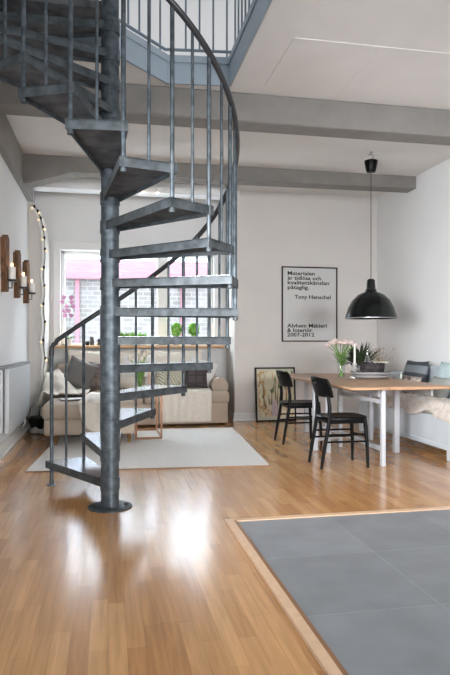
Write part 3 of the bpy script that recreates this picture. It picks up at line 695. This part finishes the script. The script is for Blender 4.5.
# chairs
def make_chair(label, loc, rz):
    o = thing('dining_chair', label, 'chair', loc, rz, 'black chairs at the table')
    b = MB()
    pr = []
    for i in range(28):
        a = 2*PI*i/28; ca, sa = math.cos(a), math.sin(a)
        x = .228*math.copysign(abs(ca)**.55, ca); y = (.195+.012*ca)*math.copysign(abs(sa)**.6, sa); pr.append((x+.018, y))
    rings = [(.96, .445), (1, .450), (1, .466), (.97, .474), (.8, .471), (.45, .466), (.05, .465)]
    rr = [[b.bm.verts.new((x*k, y*k, z)) for x, y in pr] for k, z in rings]
    for A_, B_ in zip(rr, rr[1:]):
        for i in range(28): b.bm.faces.new((A_[i], A_[(i+1) % 28], B_[(i+1) % 28], B_[i]))
    b.bm.faces.new(rr[0][::-1]); b.bm.faces.new(rr[-1]); b.build('seat', M_black, o)
    b = MB(); b.box(-.16, .21, -.16, .16, .41, .446, .006, 1); b.build('seat_frame', M_black, o)
    for s in (-1, 1):
        b = MB(); b.tube([(.222, s*.182, 0), (.216, s*.172, .22), (.200, s*.16, .447)], [.013, .0175, .019], 10); b.build('leg', M_black, o)
        b = MB(); b.tube([(-.232, s*.168, 0), (-.205, s*.168, .16), (-.175, s*.168, .32), (-.155, s*.167, .44), (-.150, s*.165, .56), (-.162, s*.160, .68), (-.185, s*.152, .81)], [.014, .017, .019, .02, .019, .017, .014], 10); b.build('leg', M_black, o)
        b = MB(); b.tube([(-.19, s*.168, .31), (.205, s*.166, .31)], .009, 8); b.tube([(-.195, s*.168, .245), (.21, s*.17, .245)], .009, 8); b.build('stretcher', M_black, o)
    b = MB(); b.tube([(.205, -.17, .275), (.235, -.08, .275), (.24, 0, .275), (.235, .08, .275), (.205, .17, .275)], .009, 8); b.build('stretcher', M_black, o)
    # curved backrest with an oval grip hole
    b = MB(); n, m_ = 20, 10; g_ = {}
    def pt(i, j):
        u = i/n*2-1; v = j/m_
        hgt = .660+.185*v; x = -.130-.050*v-.075*(1-u*u)
        wdt = .222*(1 if v > .3 else .94+.2*v)
        if v > .85: wdt *= 1-.15*((v-.85)/.15)
        return Vector((x, u*wdt, hgt-.018*u*u*v))
    for i in range(n+1):
        for j in range(m_+1): g_[i, j] = b.bm.verts.new(pt(i, j))
    for i in range(n):
        for j in range(m_):
            if 8 <= i < 12 and j == 7: continue
            b.bm.faces.new((g_[i, j], g_[i+1, j], g_[i+1, j+1], g_[i, j+1]))
    b.build('backrest', M_black, o, solid=.014)
    return o
ch = make_chair('black wooden chair nearest the camera at the near end of the dining table', (2.155, 5.39, 0), 0)
dup(ch, (2.19, 6.73, 0), 0, 'black wooden chair farther back at the table in front of the leaning picture')

# ------------------------------------------------ pendant lamp
pl = thing('pendant_lamp', 'black metal dome pendant lamp hanging over the dining table', 'lamp', (3.054, 6.612, 0))
b = MB(); b.lathe([(.30, 1.452), (.298, 1.462), (.288, 1.50), (.262, 1.58), (.215, 1.665), (.15, 1.73), (.07, 1.762), (.062, 1.775), (.062, 1.79), (.052, 1.80), (.044, 1.90), (.03, 1.915), (.004, 1.917)], seg=48, cap=False)
M_shade = mat('dark_green_black_enamel', (12, 15, 15), .22, spec=.4)
b.build('lamp_shade', M_shade, pl, solid=.004)
b = MB(); b.tube([(.302*math.cos(a*PI/24), .302*math.sin(a*PI/24), 1.452) for a in range(48)], .004, 6, closed=True); b.build('rim', mat('rim_metal', (190, 190, 190), .3, metal=.8), pl)
b = MB(); b.ball((0, 0, 1.60), .045, 2, (1, 1, 1.2)); b.build('bulb', mat('frosted_bulb', (230, 228, 220), .3), pl)
b = MB(); b.tube([(0, 0, 1.91), (0, 0, 3.19)], .0045, 8); b.build('cord', mat('brown_cord', (74, 62, 58), .6), pl)
b = MB(); b.lathe([(.02, 3.175), (.05, 3.18), (.058, 3.20), (.078, 3.30), (.078, 3.315), (.01, 3.318)], seg=28); b.build('canopy', M_black, pl)
b = MB(); P = [(0, 0, 3.31), (0, 0, 3.34)]+[(.028*math.sin(i*.55), 0, 3.368-.028*math.cos(i*.55)) for i in range(1, 9)]; b.tube(P, .0055, 8); b.tube([(0, .0, 3.38), (.0, .0, ZC)], .006, 8); b.lathe([(.022, ZC-.006), (.022, ZC)], seg=12); b.build('hook', mat('chrome', (170, 170, 170), .25, metal=.9), pl)

# ------------------------------------------------ things on the table
ZQ = ZTB+.001
vase('tall clear glass vase of pink flowers on the left of the table', (2.70, 6.66, ZQ), [(.042, 0), (.044, .1), (.055, .24)])
fl = thing('flower_bouquet', 'bunch of pale pink flowers with green stems in the tall vase', 'flowers', (2.70, 6.66, ZQ+.012))
b = MB(); hd = []
for i in range(20):
    a = i*2.399; r1 = .03+.15*math.sqrt((i+.5)/20); h = .43-.06*(r1/.18)**2+random.uniform(-.015, .015)
    b.tube([(-.02*math.cos(a), -.02*math.sin(a), 0), (.012*math.cos(a), .012*math.sin(a), .16), (.03*math.cos(a), .03*math.sin(a), .25), (r1*math.cos(a), r1*math.sin(a), h)], .0035, 5); hd.append(Vector((r1*math.cos(a), r1*math.sin(a), h)))
b.build('stems', M_green, fl)
b = MB()
for i in range(26):
    a = i*1.7; b.leaf((.02*math.cos(a), .02*math.sin(a), .12+.1*random.random()), (math.cos(a)*.7, math.sin(a)*.7, 1), .14, .02, .3, 3)
b.build('leaves', M_green, fl, solid=.001)
M_pk = mat('pale_pink_petal', (234, 208, 202), .7, rgb2=(246, 232, 226), scale=40)
for h in hd:
    fb = MB()
    for j in range(6):
        a = j*1.05; fb.ball(h+Vector((.018*math.cos(a), .018*math.sin(a), .004*(j % 2))), .02, 1, (1, 1, .8))
    fb.ball(h+Vector((0, 0, .008)), .022, 1); fb.build('blossom', M_pk, fl)
cs = thing('candlestick', 'ornate silver glass candlestick beside the pink flowers', 'candlestick', (2.80, 6.50, ZQ))
b = MB(); b.lathe([(.06, 0), (.058, .012), (.025, .03), (.038, .055), (.02, .08), (.032, .11), (.016, .135), (.028, .155), (.026, .175)], seg=20); b.build('body', mat('mercury_silver', (224, 222, 218), .3, metal=.5), cs)
b = MB()
for s in (-1, 1): b.tube([(0, 0, .11), (s*.05, 0, .10), (s*.07, 0, .14), (s*.062, 0, .165)], .006, 8)
b.build('arms', MATS['mercury_silver'], cs)
tc_ = thing('taper_candle', 'tall white taper candle standing in the silver candlestick', 'candle', (2.80, 6.50, ZQ+.176))
b = MB(); b.lathe([(.0125, 0), (.011, .215), (.003, .222)], seg=12); b.build('wax', M_wax, tc_)
b = MB(); b.tube([(0, 0, .22), (.002, 0, .233)], .0015, 5); b.build('wick', M_sock, tc_)
# plates, dark box and bottle
M_plate = wavemat('striped_stoneware', (214, 212, 210), (112, 112, 116), 22, rough=.3, direction='Z', thr=.5)
for i, (r_, z, lb) in enumerate(((.215, 0, 'large grey stoneware platter at the bottom of the stack on the table'), (.228, .034, 'striped grey platter on top of the plate stack under the dark box'))):
    o = thing('platter', lb, 'plate', (2.95, 6.40, ZQ+z))
    b = MB(); b.lathe([(.12, 0), (r_*.85, .008), (r_*.97, .028), (r_, .044), (r_*.97, .046), (r_*.9, .022), (.005, .016)], seg=40); b.build('dish', M_plate if i else mat('grey_stoneware', (160, 158, 158), .35), o)
    b = MB(); b.tube([(r_*math.cos(a*PI/20), r_*math.sin(a*PI/20), .045) for a in range(40)], .003, 6, closed=True); b.build('rim', M_dark, o)
bx = thing('woven_basket', 'low dark checked basket sitting on the platters', 'basket', (2.97, 6.40, ZQ+.065))
M_chk = brickmat('dark_check', (20, 18, 20), (70, 60, 62), (38, 34, 36), .05, .045, rot=(PI/2, 0, 0), ms=.004)
b = MB(); b.lathe([(.125, 0), (.138, .03), (.142, .105), (.13, .108), (.128, .02), (.01, .015)], seg=36); b.build('body', M_chk, bx)
b = MB(); b.tube([(.138*math.cos(a*PI/18), .138*math.sin(a*PI/18), .107+.006*(a % 2)) for a in range(36)], .008, 6, closed=True); b.build('rim', M_sock, bx)
bt = thing('glass_bottle', 'clear conical glass bottle standing in the dark basket', 'bottle', (2.93, 6.44, ZQ+.085))
b = MB(); b.lathe([(.055, 0), (.058, .02), (.05, .08), (.022, .15), (.014, .18), (.014, .215), (.018, .22)], seg=24, cap=False); b.build('body', M_bottle, bt)
b = MB(); b.lathe([(.0, .214), (.012, .214), (.013, .235), (.0, .237)], seg=12, cap=False); b.build('stopper', M_glass, bt)
nk = thing('napkin', 'folded cream napkin lying on the right side of the dark basket', 'napkin', (3.04, 6.33, ZQ+.178), .3)
b = MB(); b.box(-.07, .07, -.05, .05, 0, .012, .004, 1); b.build('cloth', mat('cream_cloth', (222, 214, 196), .9), nk)
# dark spiky plant behind
dp = pot('potted_plant', 'dark spiky green plant in a grey pot behind the candlestick', (3.10, 7.02, ZQ), .075, .12, M_zinc)
b = MB()
for i in range(190):
    a = random.uniform(0, 2*PI); e = random.uniform(.25, 1.4); l = random.uniform(.24, .43)
    b.leaf((.03*math.cos(a), .03*math.sin(a), .11), (math.cos(a)*math.cos(e), math.sin(a)*math.cos(e), math.sin(e)), l, .026, .2, 3)
b.build('foliage', M_dgreen, dp, solid=.001)
db = vase('small beige bottle vase behind the basket holding dried grass', (3.33, 6.95, ZQ), [(.03, 0), (.05, .04), (.045, .10), (.018, .14), (.02, .16)], m=mat('beige_clay', (176, 160, 140), .6), name='clay_vase')
dr = thing('dried_grass', 'thin dried beige grass spreading from the small clay vase', 'dried flowers', (3.33, 6.95, ZQ+.05))
b = MB()
for i in range(34):
    a = random.uniform(0, 2*PI); r_ = random.uniform(.05, .17); z = random.uniform(.16, .30)
    b.tube([(0, 0, 0), (r_*.2*math.cos(a), r_*.2*math.sin(a), .12), (r_*math.cos(a), r_*math.sin(a), z)], .0014, 4)
    b.ball((r_*math.cos(a), r_*math.sin(a), z), .006, 1, (1, 1, 1.6))
b.build('stalks', mat('dried_stalk', (168, 144, 116), .8), dr)
gl = None
for i, (x, y, lb) in enumerate(((3.10, 5.98+.6, None), (3.13, 6.15+.05, None))): pass
gp = thing('glass_tumbler', 'small clear tumbler on the table right of the platters, nearer one', 'glass', (3.15, 6.06, ZQ), 0, 'tumblers')
b = MB(); b.lathe([(.026, 0), (.034, .075)], seg=20, cap=False); b.build('body', M_glass, gp)
b = MB(); b.lathe([(.001, .002), (.026, .002), (.026, .010), (.001, .010)], seg=20, cap=False); b.build('bottom', M_glass, gp)
dup(gp, (3.155, 6.85, ZQ), 0, 'small clear tumbler on the table right of the platters, farther one')

# ------------------------------------------------ white bench with textiles
M_bench = mat('cool_white_bench_paint', (196, 204, 211), .5, var=.02)
bn = thing('wooden_bench', 'white painted wooden bench along the right wall with high back', 'bench', (3.67, 6.4, 0))
BX0, BX1, BY0, BY1 = 3.28, 4.03, 5.28, 7.45
def NB(name, x0, x1, y0, y1, z0, z1, bev=.005, m=M_bench):
    b = MB(); b.box(x0-3.67, x1-3.67, y0-6.4, y1-6.4, z0, z1, bev, 1); return b.build(name, m, bn)
NB('front_panel', BX0, BX0+.025, BY0+.05, BY1-.03, .13, .40); NB('front_rail', BX0-.008, BX0+.02, BY0, BY1, .10, .15)
NB('seat', BX0-.01, BX1, BY0, BY1, .395, .42)
for x in (BX0+.03, BX1-.03):
    for y in (BY0+.04, BY1-.04): NB('leg', x-.04, x+.035, y-.04, y+.04, 0, .40)
for y in (BY0+.03, BY1-.03):
    NB('back_post', BX1-.06, BX1, y-.03, y+.03, .4, .90)
    b = MB(); b.ball((BX1-.03-3.67, y-6.4, .915), .022, 2); b.build('knob', M_bench, bn)
NB('top_rail', BX1-.04, BX1-.01, BY0, BY1, .83, .88); NB('back_panel', BX1-.03, BX1-.012, BY0, BY1, .42, .84)
for y in (BY1-.03,):
    NB('armrest', BX0+.05, BX1, y-.03, y+.03, .74, .775); NB('arm_post', BX0+.06, BX0+.10, y-.02, y+.02, .42, .74)
    for i in range(6):
        x = BX0+.17+i*.085; NB('spindle', x-.010, x+.010, y-.010, y+.010, .42, .74, .003)
mt = thing('bench_mattress', 'thick beige linen seat pad on the white bench', 'seat pad', (3.66, 6.4, .421))
b = MB(); b.box(-.36, .30, -1.09, 1.0, 0, .085, .03, 3); b.build('pad', mat('beige_pad', (206, 194, 180), .95, var=.04, scale=30, bump=.3), mt)
b = MB(); b.tube([(-.36, -1.07, .07), (-.36, .98, .07)], .006, 6); b.build('piping', mat('beige_piping', (184, 172, 160), .9), mt)
def fur(u, v):
    x = 3.225+u*.55; y = 5.15+v*1.95+.06*math.sin(u*6)
    z = .525+.03*noise.noise(Vector((u*7, v*12, 2)))+.05*abs(noise.noise(Vector((u*3, v*6, 7))))
    if u < .16: z -= (.16-u)*.9*(.6+.4*math.sin(v*9+.6)**2); x += (.16-u)*.10
    return Vector((x, y, max(z, .385)))
b = MB(); b.sheet(fur, 30, 70); tag(b.build('fur_throw', mat('grey_beige_fur', (196, 182, 170), 1, rgb2=(220, 210, 200), scale=20, bump=1, bscale=90, sheen=.5), solid=.012), 'rumpled grey-beige sheepskin throw spread along the front of the bench seat', 'throw')
G = 'cushions on the bench'
M_strp = wavemat('charcoal_stripe', (62, 66, 72), (126, 132, 138), 1.6, direction='Z', distort=.4)
M_lb = mat('pale_blue_linen', (170, 190, 194), .9, rgb2=(190, 206, 208), scale=14)
M_bw = mat('brown_white_print', (96, 74, 66), .9, rgb2=(222, 214, 204), scale=13)
cushion('charcoal striped cushion leaning on the bench back near its far end', 'cushion', .56, .44, .16, T(3.86, 7.06, .72, 0, 0, PI/2) @ Matrix.Rotation(.22, 4, 'X'), M_strp, G)
cushion('pale blue cushion leaning on the bench back right of the striped one', 'cushion', .50, .46, .16, T(3.82, 6.22, .72, 0, 0, PI/2) @ Matrix.Rotation(.26, 4, 'X'), M_lb, G)
cushion('brown and white printed cushion on the bench below the striped one', 'cushion', .46, .30, .13, T(3.66, 6.86, .62, 0, 0, PI/2) @ Matrix.Rotation(.5, 4, 'X'), M_bw, G)
cushion('grey cushion on the bench in front of the pale blue one', 'cushion', .40, .34, .13, T(3.60, 6.08, .63, 0, 0, PI/2) @ Matrix.Rotation(.45, 4, 'X'), mat('soft_grey_linen', (150, 152, 148), .9, var=.05), G)

# ------------------------------------------------ building across the street
bd = thing('neighbour_building', 'grey-blue brick building with pink roof and trim seen through the window', 'building', (0, 16, -3))
M_bk = brickmat('grey_blue_brick', (104, 100, 96), (122, 118, 114), (134, 131, 128), .26, .115, rot=(PI/2, 0, 0), ms=.012)
M_pink = mat('pink_paint', (146, 98, 106), .7, var=.05)
M_roof = mat('pink_roof', (124, 78, 84), .7, rgb2=(144, 102, 108), scale=3, stretch=(1, 1, 8))
b = MB(); b.box(-8, 10, 0, .4, 0, 5.95); b.build('wall', M_bk, bd, smooth=False)
b = MB(); b.prism([(-.35, 5.95), (2.0, 6.62), (2.0, 6.4), (-.3, 5.8)], -8.3, 10.3, 'x'); b.build('roof', M_roof, bd, smooth=False)
b = MB(); b.box(-8.3, 10.3, -.42, -.30, 5.80, 5.97); b.build('gutter', M_pink, bd)
for x in (-.78, 1.96, 4.6):
    b = MB(); b.box(x-.05, x+.05, -.12, 0, 3.6, 5.8); b.build('downpipe', M_pink, bd)
for x in (-2.1, 3.1, 5.4):
    f_ = MB(); f_.box(x-.45, x+.45, -.06, .02, 3.2, 4.75, .02, 1); f_ = f_.build('window', M_pink, bd)
    b = MB(); b.box(x-.36, x+.36, -.08, -.05, 3.3, 4.65); b.build('pane', mat('dark_pane', (96, 108, 120), .2), f_)
